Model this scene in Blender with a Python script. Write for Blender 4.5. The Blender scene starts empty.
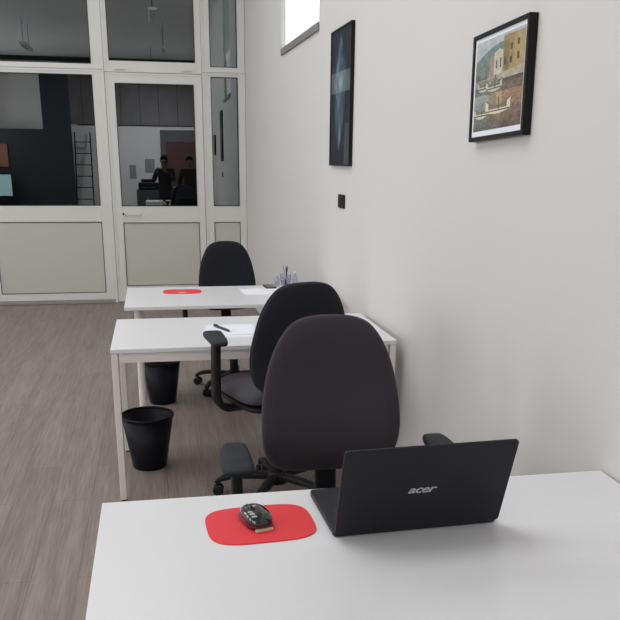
import bpy, bmesh, math, random
from mathutils import Vector, Matrix, noise
random.seed(7)
C = bpy.context.scene.collection
PI = math.pi
sc = bpy.context.scene

# ------------------------------------------------------------------ materials
def srgb(r, g, b):
    f = lambda c: (c/12.92 if c <= 0.04045 else ((c+0.055)/1.055)**2.4)
    return (f(r/255), f(g/255), f(b/255), 1)

def mat(name, col, rough=0.5, metal=0.0, noise_scale=0, noise_amt=0.0, bump=0.0, bump_scale=200, coat=0, spec=0.5, sheen=0):
    m = bpy.data.materials.new(name); m.use_nodes = True
    nt = m.node_tree; b = nt.nodes['Principled BSDF']
    b.inputs['Base Color'].default_value = col
    b.inputs['Roughness'].default_value = rough
    b.inputs['Metallic'].default_value = metal
    b.inputs['Coat Weight'].default_value = coat
    b.inputs['Specular IOR Level'].default_value = spec
    b.inputs['Sheen Weight'].default_value = sheen
    tc = nt.nodes.new('ShaderNodeTexCoord')
    if noise_scale:
        n = nt.nodes.new('ShaderNodeTexNoise'); n.inputs['Scale'].default_value = noise_scale
        n.inputs['Detail'].default_value = 4
        nt.links.new(tc.outputs['Object'], n.inputs['Vector'])
        mx = nt.nodes.new('ShaderNodeMixRGB'); mx.blend_type = 'MIX'
        mx.inputs[1].default_value = tuple(c*(1-noise_amt) for c in col[:3])+(1,)
        mx.inputs[2].default_value = tuple(min(1, c*(1+noise_amt)) for c in col[:3])+(1,)
        nt.links.new(n.outputs['Fac'], mx.inputs[0]); nt.links.new(mx.outputs[0], b.inputs['Base Color'])
    if bump:
        n2 = nt.nodes.new('ShaderNodeTexNoise'); n2.inputs['Scale'].default_value = bump_scale
        nt.links.new(tc.outputs['Object'], n2.inputs['Vector'])
        bp = nt.nodes.new('ShaderNodeBump'); bp.inputs['Strength'].default_value = bump; bp.inputs['Distance'].default_value = 0.002
        nt.links.new(n2.outputs['Fac'], bp.inputs['Height']); nt.links.new(bp.outputs[0], b.inputs['Normal'])
    return m

M_wall = mat('wall_paint', srgb(211, 208, 206), 0.65, noise_scale=1.3, noise_amt=0.015, bump=0.15, bump_scale=90)
M_ceil = mat('ceiling_paint', srgb(205, 206, 205), 0.8, noise_scale=2, noise_amt=0.02)
M_dark = mat('hall_shade_dark_trim', srgb(34, 36, 40), 0.8, noise_scale=3, noise_amt=0.2)  # the hall's lack of light is put into this colour; also dark trim
M_frame = mat('white_aluminium_frame', srgb(214, 213, 208), 0.4, noise_scale=6, noise_amt=0.02)
M_panel = mat('cream_infill_panel', srgb(192, 190, 179), 0.5, noise_scale=5, noise_amt=0.02)
M_gasket = mat('black_rubber_gasket', srgb(30, 30, 30), 0.7, noise_scale=20, noise_amt=0.1)
M_kick = mat('grey_sill_metal', srgb(150, 146, 140), 0.45, noise_scale=9, noise_amt=0.08)
M_lam = mat('white_laminate', srgb(222, 221, 222), 0.3, noise_scale=3, noise_amt=0.01)
M_edge = mat('white_edge_band', srgb(214, 208, 205), 0.5, noise_scale=5, noise_amt=0.02)
M_steel = mat('white_powder_coat', srgb(222, 215, 210), 0.4, noise_scale=10, noise_amt=0.02)
M_fab1 = mat('charcoal_fabric', srgb(60, 54, 59), 0.95, noise_scale=350, noise_amt=0.22, bump=0.5, bump_scale=700, spec=0.15, sheen=0.12)
M_fab2 = mat('black_fabric', srgb(34, 35, 40), 0.92, noise_scale=350, noise_amt=0.2, bump=0.5, bump_scale=700, spec=0.2, sheen=0.05)
M_seat = mat('grey_seat_fabric', srgb(76, 74, 80), 0.95, noise_scale=300, noise_amt=0.2, bump=0.5, bump_scale=700, spec=0.15, sheen=0.1)
M_plas = mat('black_plastic', srgb(24, 24, 28), 0.5, noise_scale=60, noise_amt=0.12, spec=.3)
M_pad = mat('soft_black_armrest', srgb(33, 35, 41), 0.6, spec=.3, noise_scale=120, noise_amt=0.1, bump=0.2, bump_scale=400)
M_bin = mat('black_bin_plastic', srgb(17, 18, 24), 0.45, noise_scale=40, noise_amt=0.1, spec=.18)
M_lap = mat('black_laptop_shell', srgb(27, 27, 34), 0.45, noise_scale=90, noise_amt=0.05, spec=.3)
M_lapedge = mat('grey_laptop_edge', srgb(100, 100, 106), 0.35, noise_scale=90, noise_amt=0.05)
M_key = mat('black_key_plastic', srgb(26, 26, 30), 0.5, noise_scale=60, noise_amt=0.1)
M_screen = mat('dark_screen_glass', srgb(12, 12, 15), 0.1, noise_scale=5, noise_amt=0.05)
M_logo = mat('silver_logo', srgb(190, 190, 192), 0.35, metal=0.4, noise_scale=60, noise_amt=0.03)
M_red = mat('red_mat', srgb(225, 48, 56), 0.55, noise_scale=40, noise_amt=0.05, bump=0.2, bump_scale=500)
M_yel = mat('pale_yellow_print', srgb(225, 190, 110), 0.6, noise_scale=100, noise_amt=0.15)
M_mouse = mat('glossy_black_plastic', srgb(14, 14, 18), 0.12, noise_scale=20, noise_amt=0.1, coat=1)
M_mouse_side = mat('grey_mouse_side', srgb(60, 58, 60), 0.35, noise_scale=20, noise_amt=0.1)
M_beige = mat('beige_mouse_base', srgb(196, 160, 130), 0.4, noise_scale=20, noise_amt=0.05)
M_paper = mat('white_paper', srgb(232, 232, 240), 0.85, noise_scale=8, noise_amt=0.01)
M_pen = mat('black_pen', srgb(20, 22, 28), 0.35, noise_scale=30, noise_amt=0.1)
M_bluepen = mat('dark_blue_pen', srgb(30, 36, 80), 0.35, noise_scale=30, noise_amt=0.1)
M_greypen = mat('grey_pen', srgb(120, 120, 128), 0.35, noise_scale=30, noise_amt=0.1)
M_black = mat('black_frame', srgb(18, 17, 20), 0.4, noise_scale=25, noise_amt=0.1, spec=.25)
M_sill = mat('grey_window_sill', srgb(128, 126, 124), 0.6, noise_scale=15, noise_amt=0.12)
M_brick = mat('brown_red_door', srgb(80, 50, 46), 0.6, noise_scale=6, noise_amt=0.12)
M_surr = mat('grey_door_surround', srgb(88, 86, 88), 0.6, noise_scale=6, noise_amt=0.1)
M_wood = mat('grey_wood_board', srgb(108, 104, 104), 0.7, noise_scale=4, noise_amt=0.3)
M_notice = mat('grey_printed_notice', srgb(140, 140, 138), 0.8, noise_scale=30, noise_amt=0.25)
M_cab = mat('dark_grey_cabinet', srgb(84, 84, 90), 0.5, noise_scale=8, noise_amt=0.05)
M_skin = mat('skin', srgb(96, 66, 52), 0.5, noise_scale=20, noise_amt=0.05)
M_hair = mat('dark_hair', srgb(28, 22, 20), 0.6, noise_scale=60, noise_amt=0.3)
M_cloth = mat('dark_clothes', srgb(26, 27, 32), 0.9, noise_scale=60, noise_amt=0.2)
M_jeans = mat('dark_trousers', srgb(28, 28, 34), 0.9, noise_scale=60, noise_amt=0.2)
M_shoe = mat('black_shoes', srgb(18, 18, 18), 0.5, noise_scale=60, noise_amt=0.2)
M_terra = mat('terracotta_board', srgb(130, 80, 66), 0.7, noise_scale=10, noise_amt=0.1)
M_char = mat('charcoal_partition', srgb(38, 42, 50), 0.8, noise_scale=3, noise_amt=0.25)
M_lampb = mat('pale_lamp_body', srgb(205, 212, 210), 0.4, noise_scale=20, noise_amt=0.03)

def glass_mat(name, tint, refl, rough=0.0):
    m = bpy.data.materials.new(name); m.use_nodes = True; nt = m.node_tree
    for n in list(nt.nodes): nt.nodes.remove(n)
    out = nt.nodes.new('ShaderNodeOutputMaterial'); mx = nt.nodes.new('ShaderNodeMixShader')
    tr = nt.nodes.new('ShaderNodeBsdfTransparent'); gl = nt.nodes.new('ShaderNodeBsdfGlossy')
    tr.inputs[0].default_value = tint; gl.inputs['Roughness'].default_value = rough
    gl.inputs[0].default_value = (0.93, 0.98, 1, 1)
    lw = nt.nodes.new('ShaderNodeFresnel'); lw.inputs[0].default_value = refl
    ge = nt.nodes.new('ShaderNodeNewGeometry'); inv = nt.nodes.new('ShaderNodeMath'); inv.operation = 'SUBTRACT'; inv.inputs[0].default_value = 1
    mu = nt.nodes.new('ShaderNodeMath'); mu.operation = 'MULTIPLY'
    nt.links.new(ge.outputs['Backfacing'], inv.inputs[1]); nt.links.new(inv.outputs[0], mu.inputs[0]); nt.links.new(lw.outputs[0], mu.inputs[1])
    nt.links.new(mu.outputs[0], mx.inputs[0]); nt.links.new(tr.outputs[0], mx.inputs[1]); nt.links.new(gl.outputs[0], mx.inputs[2])
    nt.links.new(mx.outputs[0], out.inputs[0])
    return m
M_glass = glass_mat('solar_film_glass', (0.35, 0.37, 0.38, 1), 3.1)
M_clear = glass_mat('clear_window_glass', (0.98, 0.99, 0.99, 1), 1.12)
M_plastic_clear = glass_mat('clear_plastic', (0.8, 0.83, 0.9, 1), 1.5, 0.05)

def floor_mat():
    m = bpy.data.materials.new('grey_oak_vinyl_planks'); m.use_nodes = True; nt = m.node_tree; L = nt.links.new
    b = nt.nodes['Principled BSDF']; b.inputs['Roughness'].default_value = 0.5; b.inputs['Specular IOR Level'].default_value = 0.35
    tc = nt.nodes.new('ShaderNodeTexCoord')
    mp = nt.nodes.new('ShaderNodeMapping'); mp.inputs['Rotation'].default_value = (0, 0, PI/2)
    L(tc.outputs['Object'], mp.inputs[0])
    br = nt.nodes.new('ShaderNodeTexBrick'); br.inputs['Scale'].default_value = 1
    br.inputs['Brick Width'].default_value = 1.22; br.inputs['Row Height'].default_value = 0.18
    br.inputs['Mortar Size'].default_value = 0.0015; br.inputs['Mortar Smooth'].default_value = 0.3
    br.offset = 0.37; br.inputs['Color1'].default_value = srgb(138, 126, 120); br.inputs['Color2'].default_value = srgb(146, 134, 127)
    br.inputs['Mortar'].default_value = srgb(112, 102, 95)
    L(mp.outputs[0], br.inputs[0])
    # long grain along the planks
    mg = nt.nodes.new('ShaderNodeMapping'); mg.inputs['Scale'].default_value = (7, 0.45, 1)
    L(tc.outputs['Object'], mg.inputs[0])
    n = nt.nodes.new('ShaderNodeTexNoise'); n.inputs['Scale'].default_value = 3.0; n.inputs['Detail'].default_value = 7; n.inputs['Distortion'].default_value = 0.5
    n.inputs['Roughness'].default_value = 0.62
    L(mg.outputs[0], n.inputs['Vector'])
    rp = nt.nodes.new('ShaderNodeValToRGB'); rp.color_ramp.elements[0].position = 0.3; rp.color_ramp.elements[1].position = 0.72
    rp.color_ramp.elements[0].color = (0.62, 0.6, 0.58, 1); rp.color_ramp.elements[1].color = (1.14, 1.12, 1.1, 1)
    L(n.outputs['Fac'], rp.inputs[0])
    mx = nt.nodes.new('ShaderNodeMixRGB'); mx.blend_type = 'MULTIPLY'; mx.inputs[0].default_value = 0.7
    L(br.outputs[0], mx.inputs[1]); L(rp.outputs[0], mx.inputs[2])
    # fine dark pores along the planks
    mw = nt.nodes.new('ShaderNodeMapping'); mw.inputs['Scale'].default_value = (60, 2.2, 1); L(tc.outputs['Object'], mw.inputs[0])
    wv = nt.nodes.new('ShaderNodeTexNoise'); wv.inputs['Scale'].default_value = 2.0; wv.inputs['Detail'].default_value = 4; L(mw.outputs[0], wv.inputs['Vector'])
    r2 = nt.nodes.new('ShaderNodeValToRGB'); r2.color_ramp.elements[0].position = .34; r2.color_ramp.elements[1].position = .6
    r2.color_ramp.elements[0].color = (.62, .6, .58, 1); r2.color_ramp.elements[1].color = (1.05, 1.05, 1.05, 1); L(wv.outputs['Fac'], r2.inputs[0])
    m2 = nt.nodes.new('ShaderNodeMixRGB'); m2.blend_type = 'MULTIPLY'; m2.inputs[0].default_value = 0.55
    L(mx.outputs[0], m2.inputs[1]); L(r2.outputs[0], m2.inputs[2])
    L(m2.outputs[0], b.inputs['Base Color'])
    bp = nt.nodes.new('ShaderNodeBump'); bp.inputs['Strength'].default_value = 0.15; bp.inputs['Distance'].default_value = 0.001
    L(n.outputs['Fac'], bp.inputs['Height']); L(bp.outputs[0], b.inputs['Normal'])
    return m
M_floor = floor_mat()

# ------------------------------------------------------------------ mesh helpers
def obj(name, bm, m, parent=None, smooth=False, bevel=0, M=None):
    if M is not None: bm.transform(M)
    bmesh.ops.recalc_face_normals(bm, faces=bm.faces)
    me = bpy.data.meshes.new(name); bm.to_mesh(me); bm.free()
    for mm in (m if isinstance(m, (list, tuple)) else [m]): me.materials.append(mm)
    if smooth:
        for p in me.polygons: p.use_smooth = True
    o = bpy.data.objects.new(name, me); C.objects.link(o)
    if parent is not None: o.parent = parent
    if bevel:
        bv = o.modifiers.new('bevel', 'BEVEL'); bv.width = bevel; bv.segments = 3; bv.limit_method = 'ANGLE'; bv.angle_limit = math.radians(40)
    return o

def tag(o, label=None, cat=None, group=None, kind=None):
    if label: o['label'] = label
    if cat: o['category'] = cat
    if group: o['group'] = group
    if kind: o['kind'] = kind
    return o

def thing(name, label, cat, loc=(0, 0, 0), rotz=0, group=None):
    o = bpy.data.objects.new(name, None); C.objects.link(o); o.location = loc; o.rotation_euler = (0, 0, rotz)
    o.empty_display_size = 0.1
    return tag(o, label, cat, group)

def box(bm, x0, x1, y0, y1, z0, z1, M=None):
    vs = [bm.verts.new(v) for v in ((x0, y0, z0), (x1, y0, z0), (x1, y1, z0), (x0, y1, z0), (x0, y0, z1), (x1, y0, z1), (x1, y1, z1), (x0, y1, z1))]
    for f in ((0, 3, 2, 1), (4, 5, 6, 7), (0, 1, 5, 4), (1, 2, 6, 5), (2, 3, 7, 6), (3, 0, 4, 7)): bm.faces.new([vs[i] for i in f])
    if M is not None: bmesh.ops.transform(bm, matrix=M, verts=vs)
    return vs

def lathe(bm, prof, seg=40, cx=0, cy=0, closed=False):
    rings = []
    for r, z in prof:
        rings.append([bm.verts.new((cx+r*math.cos(2*PI*k/seg), cy+r*math.sin(2*PI*k/seg), z)) for k in range(seg)])
    for a, b in zip(rings, rings[1:]):
        for k in range(seg): bm.faces.new((a[k], a[(k+1) % seg], b[(k+1) % seg], b[k]))
    if closed:
        for k in range(seg): bm.faces.new((rings[-1][k], rings[-1][(k+1) % seg], rings[0][(k+1) % seg], rings[0][k]))
    else:
        bm.faces.new(rings[0]); bm.faces.new(rings[-1])

def sweep(bm, pts, sect, up=Vector((0, 1, 0))):
    """sweep sections (list of (w,h) per point, rounded rectangle) along pts"""
    pts = [Vector(p) for p in pts]; rings = []
    for i, p in enumerate(pts):
        t = (pts[min(i+1, len(pts)-1)]-pts[max(i-1, 0)]).normalized()
        a = up - t*up.dot(t); a.normalize(); b = t.cross(a)
        w, h = sect[i] if isinstance(sect, list) else sect
        ring = []
        for k in range(16):
            th = 2*PI*(k+0.5)/16; c, s = math.cos(th), math.sin(th); e = 0.5
            ring.append(bm.verts.new(p + a*(w/2*math.copysign(abs(c)**e, c)) + b*(h/2*math.copysign(abs(s)**e, s))))
        rings.append(ring)
    for a, b in zip(rings, rings[1:]):
        for k in range(16): bm.faces.new((a[k], a[(k+1) % 16], b[(k+1) % 16], b[k]))
    bm.faces.new(rings[0]); bm.faces.new(rings[-1])

def catmull(pts, n=6):
    out = []; P = [Vector(p) for p in pts]
    for i in range(len(P)-1):
        p0 = P[max(i-1, 0)]; p1 = P[i]; p2 = P[i+1]; p3 = P[min(i+2, len(P)-1)]
        for k in range(n):
            t = k/n
            out.append(0.5*((2*p1)+(p2-p0)*t+(2*p0-5*p1+4*p2-p3)*t*t+(3*p1-p0-3*p2+p3)*t**3))
    out.append(P[-1]); return out

def cushion(bm, outline, center, thick, bend, edge=0.35, nr=14):
    """outline: closed list of (u,v); makes a puffed pad; bend(u,v)->offset of mid-surface; thick(u,v) ; axes u=x, v=z, depth=y (front = -y)"""
    cu, cv = center; N = len(outline); front = []; back = []
    def ring(s, side, t):
        r = []
        for (u, v) in outline:
            x = cu+(u-cu)*s; z = cv+(v-cv)*s
            r.append(bm.verts.new((x, bend(x, z)+side*t*thick/2, z)))
        return r
    # profile from centre front -> rim -> centre back
    prof = []
    for i in range(1, nr+1):
        s = i/nr; s2 = 1-(1-s)**1.6; t = (1-s2**(2/edge*1.0))**0.5 if s2 < 1 else 0
        prof.append((s2, t))
    rf = [ring(s, -1, t) for s, t in prof]
    rb = [ring(s, 1, t) for s, t in prof[:-1]]
    cf = bm.verts.new((cu, bend(cu, cv)-thick/2, cv)); cb = bm.verts.new((cu, bend(cu, cv)+thick/2, cv))
    seq = rf+rb[::-1]
    for a, b in zip(seq, seq[1:]):
        for k in range(N): bm.faces.new((a[k], a[(k+1) % N], b[(k+1) % N], b[k]))
    for k in range(N):
        bm.faces.new((cf, rf[0][k], rf[0][(k+1) % N])); bm.faces.new((cb, rb[0][(k+1) % N], rb[0][k]))

def rrect(w, h, r, n=8, cx=0, cy=0):
    pts = []
    for (sx, sy, a0) in ((1, 1, 0), (-1, 1, 90), (-1, -1, 180), (1, -1, 270)):
        for k in range(n+1):
            a = math.radians(a0+90*k/n)
            pts.append((cx+sx*(w/2-r)+r*math.cos(a), cy+sy*(h/2-r)+r*math.sin(a)))
    return pts

def prism(bm, pts, z0, z1):
    a = [bm.verts.new((x, y, z0)) for x, y in pts]; b = [bm.verts.new((x, y, z1)) for x, y in pts]
    n = len(pts); bm.faces.new(a[::-1]); bm.faces.new(b)
    for k in range(n): bm.faces.new((a[k], a[(k+1) % n], b[(k+1) % n], b[k]))

def copy_tree(o, parent=None):
    c = o.copy(); C.objects.link(c); c.parent = parent
    for ch in list(o.children): copy_tree(ch, c)
    return c

# ------------------------------------------------------------------ room shell
H = 4.40; XL = -5.0; YB = -8.2; YF = 12.6; YP = 9.233
PA = Vector((1.197, 1.894, 0)); PB = Vector((1.022, 9.233, 0)); wd = (PB-PA).normalized()
# right wall frame: local X = along the wall away from camera, local Y = into the room (-x), local Z up
WM = Matrix.Translation(PA) @ Matrix(((wd.x, -wd.y, 0, 0), (wd.y, wd.x, 0, 0), (0, 0, 1, 0), (0, 0, 0, 1)))
def wx(s, d=0): return (WM @ Vector((s, d, 0)))
def struct(name, bm, m, parent=None, **k):
    o = obj(name, bm, m, parent, **k)
    if parent is None: o['kind'] = 'structure'
    return o

bm = bmesh.new(); box(bm, XL-.3, 2.2, YB-.3, YF+.3, -0.1, 0); struct('floor', bm, M_floor)
SK = [(1.6, 3.1), (4.0, 5.5), (6.4, 7.9)]; SX0, SX1 = -3.4, .2  # ceiling openings for the added rooflights
bm = bmesh.new(); box(bm, XL-.3, SX0, YB-.3, YF+.3, H, H+.1); box(bm, SX1, 2.2, YB-.3, YF+.3, H, H+.1)
yy_ = [YB-.3]+[v for q in SK for v in q]+[YF+.3]
for i in range(0, len(yy_), 2): box(bm, SX0, SX1, yy_[i], yy_[i+1], H, H+.1)
struct('ceiling', bm, M_ceil)
WS0, WS1, WZ0, WZ1 = 3.715, 5.15, 2.41, 3.75
SP = (YP-PA.y)/wd.y
bm = bmesh.new()
box(bm, -10.4, WS0, -.04, 0, 0, H, WM); box(bm, WS1, SP+.03, -.04, 0, 0, H, WM)
box(bm, WS0, WS1, -.04, 0, 0, WZ0, WM); box(bm, WS0, WS1, -.04, 0, WZ1, H, WM)
struct('wall_right', bm, M_wall)
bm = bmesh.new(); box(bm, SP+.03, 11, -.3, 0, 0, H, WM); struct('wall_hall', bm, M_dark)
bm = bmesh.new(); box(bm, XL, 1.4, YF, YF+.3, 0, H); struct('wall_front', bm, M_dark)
# outer hall surfaces beyond the glazing, coloured dark as if unlit
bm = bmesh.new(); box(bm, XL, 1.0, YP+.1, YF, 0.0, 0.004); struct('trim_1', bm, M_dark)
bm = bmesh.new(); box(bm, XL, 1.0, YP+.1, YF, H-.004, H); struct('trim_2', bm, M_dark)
# left wall with tall windows
LW = [(-7.1, -5.3), (-4.4, -2.6), (-1.6, 0.2), (1.2, 3.0), (4.0, 5.8), (6.6, 8.4)]; LZ0, LZ1 = 0.95, 3.7  # first two openings added to brighten the back of the room
bm = bmesh.new(); ys = [YB]+[v for w in LW for v in w]+[YP+.05]
for i in range(0, len(ys), 2): box(bm, XL-.3, XL, ys[i], ys[i+1], 0, H)
for a, b in LW: box(bm, XL-.3, XL, a, b, 0, LZ0); box(bm, XL-.3, XL, a, b, LZ1, H)
struct('wall_left', bm, M_wall)
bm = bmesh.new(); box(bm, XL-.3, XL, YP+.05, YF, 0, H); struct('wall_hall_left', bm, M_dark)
bm = bmesh.new(); box(bm, XL, 1.6, YB-.3, YB, 0, H); struct('wall_back', bm, M_wall)

wn = [0]
def wname(): wn[0] += 1; return 'window_%d' % wn[0]
def ring_frame(bm, x0, x1, z0, z1, gx0, gx1, gz0, gz1, y0, y1):
    """frame between outer rect and inner rect, front face at y0"""
    box(bm, x0, gx0, y0, y1, z0, z1); box(bm, gx1, x1, y0, y1, z0, z1)
    box(bm, gx0, gx1, y0, y1, gz1, z1); box(bm, gx0, gx1, y0, y1, z0, gz0)
def ring_thin(bm, gx0, gx1, gz0, gz1, t, y0, y1):
    ring_frame(bm, gx0, gx1, gz0, gz1, gx0+t, gx1-t, gz0+t, gz1-t, y0, y1)

def cell(x0, x1, z0, z1, glass=None, panel=None, name=None, kick=False, gap=.0015):
    """one framed unit of the glazed partition: frame, beads, gaskets, pane, lower infill panel"""
    x0 += gap; x1 -= gap; z0 += gap; z1 -= gap
    bm = bmesh.new(); y0, y1 = YP, YP+.07
    hs = sorted([h for h in (panel, glass) if h], key=lambda h: h[2])
    xa = min(h[0] for h in hs); xb = max(h[1] for h in hs)
    box(bm, x0, xa, y0, y1, z0, z1); box(bm, xb, x1, y0, y1, z0, z1)
    zc = z0
    for h in hs:
        box(bm, xa, xb, y0, y1, zc, h[2]); zc = h[3]
        if h[0] > xa: box(bm, xa, h[0], y0, y1, h[2], h[3])
        if h[1] < xb: box(bm, h[1], xb, y0, y1, h[2], h[3])
    box(bm, xa, xb, y0, y1, zc, z1)
    # raised outer lip
    t = .022
    if x1-x0 > .3:
        ring_frame(bm, x0, x1, z0, z1, x0+t, x1-t, z0+t, z1-t, y0-.006, y0)
    root = struct(name or wname(), bm, M_frame, bevel=.002)
    for h, kind in ((glass, 'g'), (panel, 'p')):
        if not h: continue
        bm = bmesh.new(); ring_thin(bm, h[0], h[1], h[2], h[3], .006, y0-.002, y0+.03)
        obj('gasket', bm, M_gasket, root)
        bm = bmesh.new()
        if kind == 'g':
            box(bm, h[0]+.003, h[1]-.003, y0+.028, y0+.034, h[2]+.003, h[3]-.003); obj('glass_pane', bm, M_glass, root)
        else:
            box(bm, h[0]+.003, h[1]-.003, y0+.006, y0+.05, h[2]+.003, h[3]-.003); obj('infill_panel', bm, M_panel, root)
    if kick:
        bm = bmesh.new(); box(bm, x0+.02, x1-.03, y0-.012, y0, .006, .045); obj('sill_strip', bm, M_kick, root, bevel=.003)
    return root
ZT = 4.15
for i in range(3):
    X0 = -1.77-1.322*i; X1 = -.448-1.322*i
    if i == 2: X0 = XL
    g0 = X0+.08; g1 = X1-.125
    cell(X0, X1, 2.432, 4.30, (g0, g1, 2.485, ZT))
    cell(X0, X1, 0, 2.432, (g0, g1, 1.063, 2.382), (g0, g1, .12, .893), kick=True)
cell(-.448, .56, 2.412, 4.30, (-.395, .493, 2.522, ZT))
tr = bpy.data.objects[ 'window_%d' % wn[0]]
for hx in (-.28, .40):
    bm = bmesh.new(); box(bm, hx-.055, hx+.055, YP-.022, YP-.0065, 2.435, 2.452); obj('hinge', bm, M_lampb, tr, bevel=.004)
door = cell(-.448, .56, .012, 2.412, (-.350, .472, 1.056, 2.308), (-.344, .486, .187, .882), name='door_1', gap=.003)
bm = bmesh.new(); sweep(bm, catmull([(-.315, YP-.006, .974), (-.315, YP-.045, .974), (-.295, YP-.055, .974), (-.14, YP-.055, .972)], 5), (.018, .014), up=Vector((0, 0, 1)))
obj('door_handle', bm, M_lampb, door, smooth=True)
bm = bmesh.new(); lathe(bm, [(.011, 0), (.011, .008)], 20); obj('keyhole', bm, M_gasket, door, M=Matrix.Translation((-.337, YP-.0, .976)) @ Matrix.Rotation(PI/2, 4, 'X'))
cell(.56, 1.02, 2.432, 4.30, (.650, .938, 2.486, ZT))
cell(.56, 1.02, 0, 2.432, (.650, .940, 1.056, 2.390), (.653, .944, .12, .884))
bm = bmesh.new(); box(bm, XL, 1.02, YP, YP+.07, 4.30, H); struct('trim_3', bm, M_frame)
bm = bmesh.new(); box(bm, XL+.01, 1.01, YP+.004, YP+.06, 0, .012); struct('trim_4', bm, M_kick)

# high window in the right wall
bm = bmesh.new(); t = .012
for a, b, c, d in ((WS0, WS0+t, WZ0, WZ1), (WS1-t, WS1, WZ0, WZ1), (WS0+t, WS1-t, WZ0, WZ0+.012), (WS0+t, WS1-t, WZ1-t, WZ1)): box(bm, a, b, -.03, -.002, c, d, WM)
w = struct(wname(), bm, M_frame)
bm = bmesh.new(); box(bm, WS0+t, WS1-t, -.011, -.006, WZ0+.012, WZ1-t, WM); obj('glass_pane', bm, M_clear, w)
bm = bmesh.new(); box(bm, WS0-.005, WS1-.07, -.0, .016, WZ0-.050, WZ0, WM); obj('window_sill', bm, M_sill, w, bevel=.005)
# added rooflights, invented to light the desktops from above
for a, b in SK:
    bm = bmesh.new(); m_ = (SX0+SX1)/2
    for c, d in ((SX0, SX0+.06), (m_-.03, m_+.03), (SX1-.06, SX1)): box(bm, c, d, a, b, H+.02, H+.09)
    for c, d in ((SX0+.06, m_-.03), (m_+.03, SX1-.06)): box(bm, c, d, a, a+.06, H+.02, H+.09); box(bm, c, d, b-.06, b, H+.02, H+.09)
    w = struct(wname(), bm, M_frame)
    bm = bmesh.new(); box(bm, SX0+.06, m_-.03, a+.06, b-.06, H+.05, H+.056); box(bm, m_+.03, SX1-.06, a+.06, b-.06, H+.05, H+.056); obj('glass_pane', bm, M_clear, w)
# left windows; the first two are added to light the back
for a, b in LW:
    bm = bmesh.new(); m_ = (a+b)/2
    for c, d in ((a, a+.06), (m_-.03, m_+.03), (b-.06, b)): box(bm, XL-.16, XL-.1, c, d, LZ0, LZ1)
    for c, d in ((LZ0, LZ0+.06), (LZ1-.06, LZ1)):
        box(bm, XL-.16, XL-.1, a+.06, m_-.03, c, d); box(bm, XL-.16, XL-.1, m_+.03, b-.06, c, d)
    w = struct(wname(), bm, M_frame)
    bm = bmesh.new(); box(bm, XL-.134, XL-.128, a+.06, m_-.03, LZ0+.06, LZ1-.06); box(bm, XL-.134, XL-.128, m_+.03, b-.06, LZ0+.06, LZ1-.06)
    obj('glass_pane', bm, M_clear, w)
    bm = bmesh.new(); box(bm, XL-.1, XL+.03, a-.02, b+.02, LZ0-.03, LZ0); obj('window_sill', bm, M_frame, w)

# ------------------------------------------------------------------ back of the room (seen mirrored in the glazing)
bm = bmesh.new(); ring = ((.27, .42, 0, 2.40), (1.34, 1.41, 0, 2.40), (.42, 1.34, 2.06, 2.40))
for a, b, c, d in ring: box(bm, a, b, YB, YB+.05, c, d)
dr = struct('door_2', bm, M_surr)
bm = bmesh.new(); box(bm, .425, 1.335, YB+.002, YB+.035, .006, 2.055); obj('door_leaf', bm, M_brick, dr, bevel=.004)
bm = bmesh.new(); sweep(bm, [(.5, YB+.035, 1.02), (.5, YB+.08, 1.02), (.51, YB+.085, 1.02), (.63, YB+.085, 1.02)], (.02, .016), up=Vector((0, 0, 1))); obj('door_handle', bm, M_lampb, dr)
bm = bmesh.new(); k = 0; xx = 1.41
while xx > -2.2:
    box(bm, xx-.56, xx-.006, YB, YB+.03, 2.53, H-.12); xx -= .57
struct('trim_5', bm, M_wood)
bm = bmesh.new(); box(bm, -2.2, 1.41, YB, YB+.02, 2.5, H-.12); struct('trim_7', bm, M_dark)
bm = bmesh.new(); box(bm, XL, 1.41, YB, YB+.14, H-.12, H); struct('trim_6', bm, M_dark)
for (px_, pz_, w_, h_, lb) in ((-.61, 1.15, .2, .42, 'narrow grey notice on the back wall, left one mirrored in the door glass'), (-.08, 1.33, .3, .42, 'wide grey notice on the back wall, beside the brown door')):
    bm = bmesh.new(); box(bm, px_-w_/2, px_+w_/2, YB+.001, YB+.008, pz_-h_/2, pz_+h_/2)
    tag(obj('wall_notice', bm, M_notice), lb, 'notice', 'notices on the back wall')
# charcoal divider, tall and low, at the back left
bm = bmesh.new(); box(bm, -3.1, -2.3, -7.4, -7.34, 0.0, 4.0); box(bm, XL+.02, -3.1, -7.4, -7.34, 0, 2.35)
tag(obj('partition_screen', bm, M_char), 'charcoal divider screen at the back left, mirrored dark in the left pane', 'screen')
bm = bmesh.new(); box(bm, -4.75, -4.15, -7.33, -7.3, 1.28, 1.92)
tag(obj('pin_board', bm, M_terra), 'terracotta pin board on the charcoal divider, mirrored at the left edge', 'board')
ds = thing('display_screen', 'pale lit display screen on a stand below the terracotta board', 'screen', (-4.35, -7.1, 0))
bm = bmesh.new(); box(bm, -.3, .3, -.03, .0, .42, 1.12); obj('housing', bm, M_plas, ds)
m = bpy.data.materials.new('lit_screen'); m.use_nodes = True; e = m.node_tree.nodes['Principled BSDF']
e.inputs['Base Color'].default_value = (.1, .2, .2, 1); e.inputs['Emission Color'].default_value = (.55, .85, .85, 1); e.inputs['Emission Strength'].default_value = 1.6
bm = bmesh.new(); box(bm, -.26, .26, .001, .006, .47, 1.07); obj('display', bm, m, ds)
bm = bmesh.new(); box(bm, -.03, .03, -.03, 0, .02, .42); box(bm, -.25, .25, -.15, .15, 0, .02); obj('stand', bm, M_plas, ds)
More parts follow.
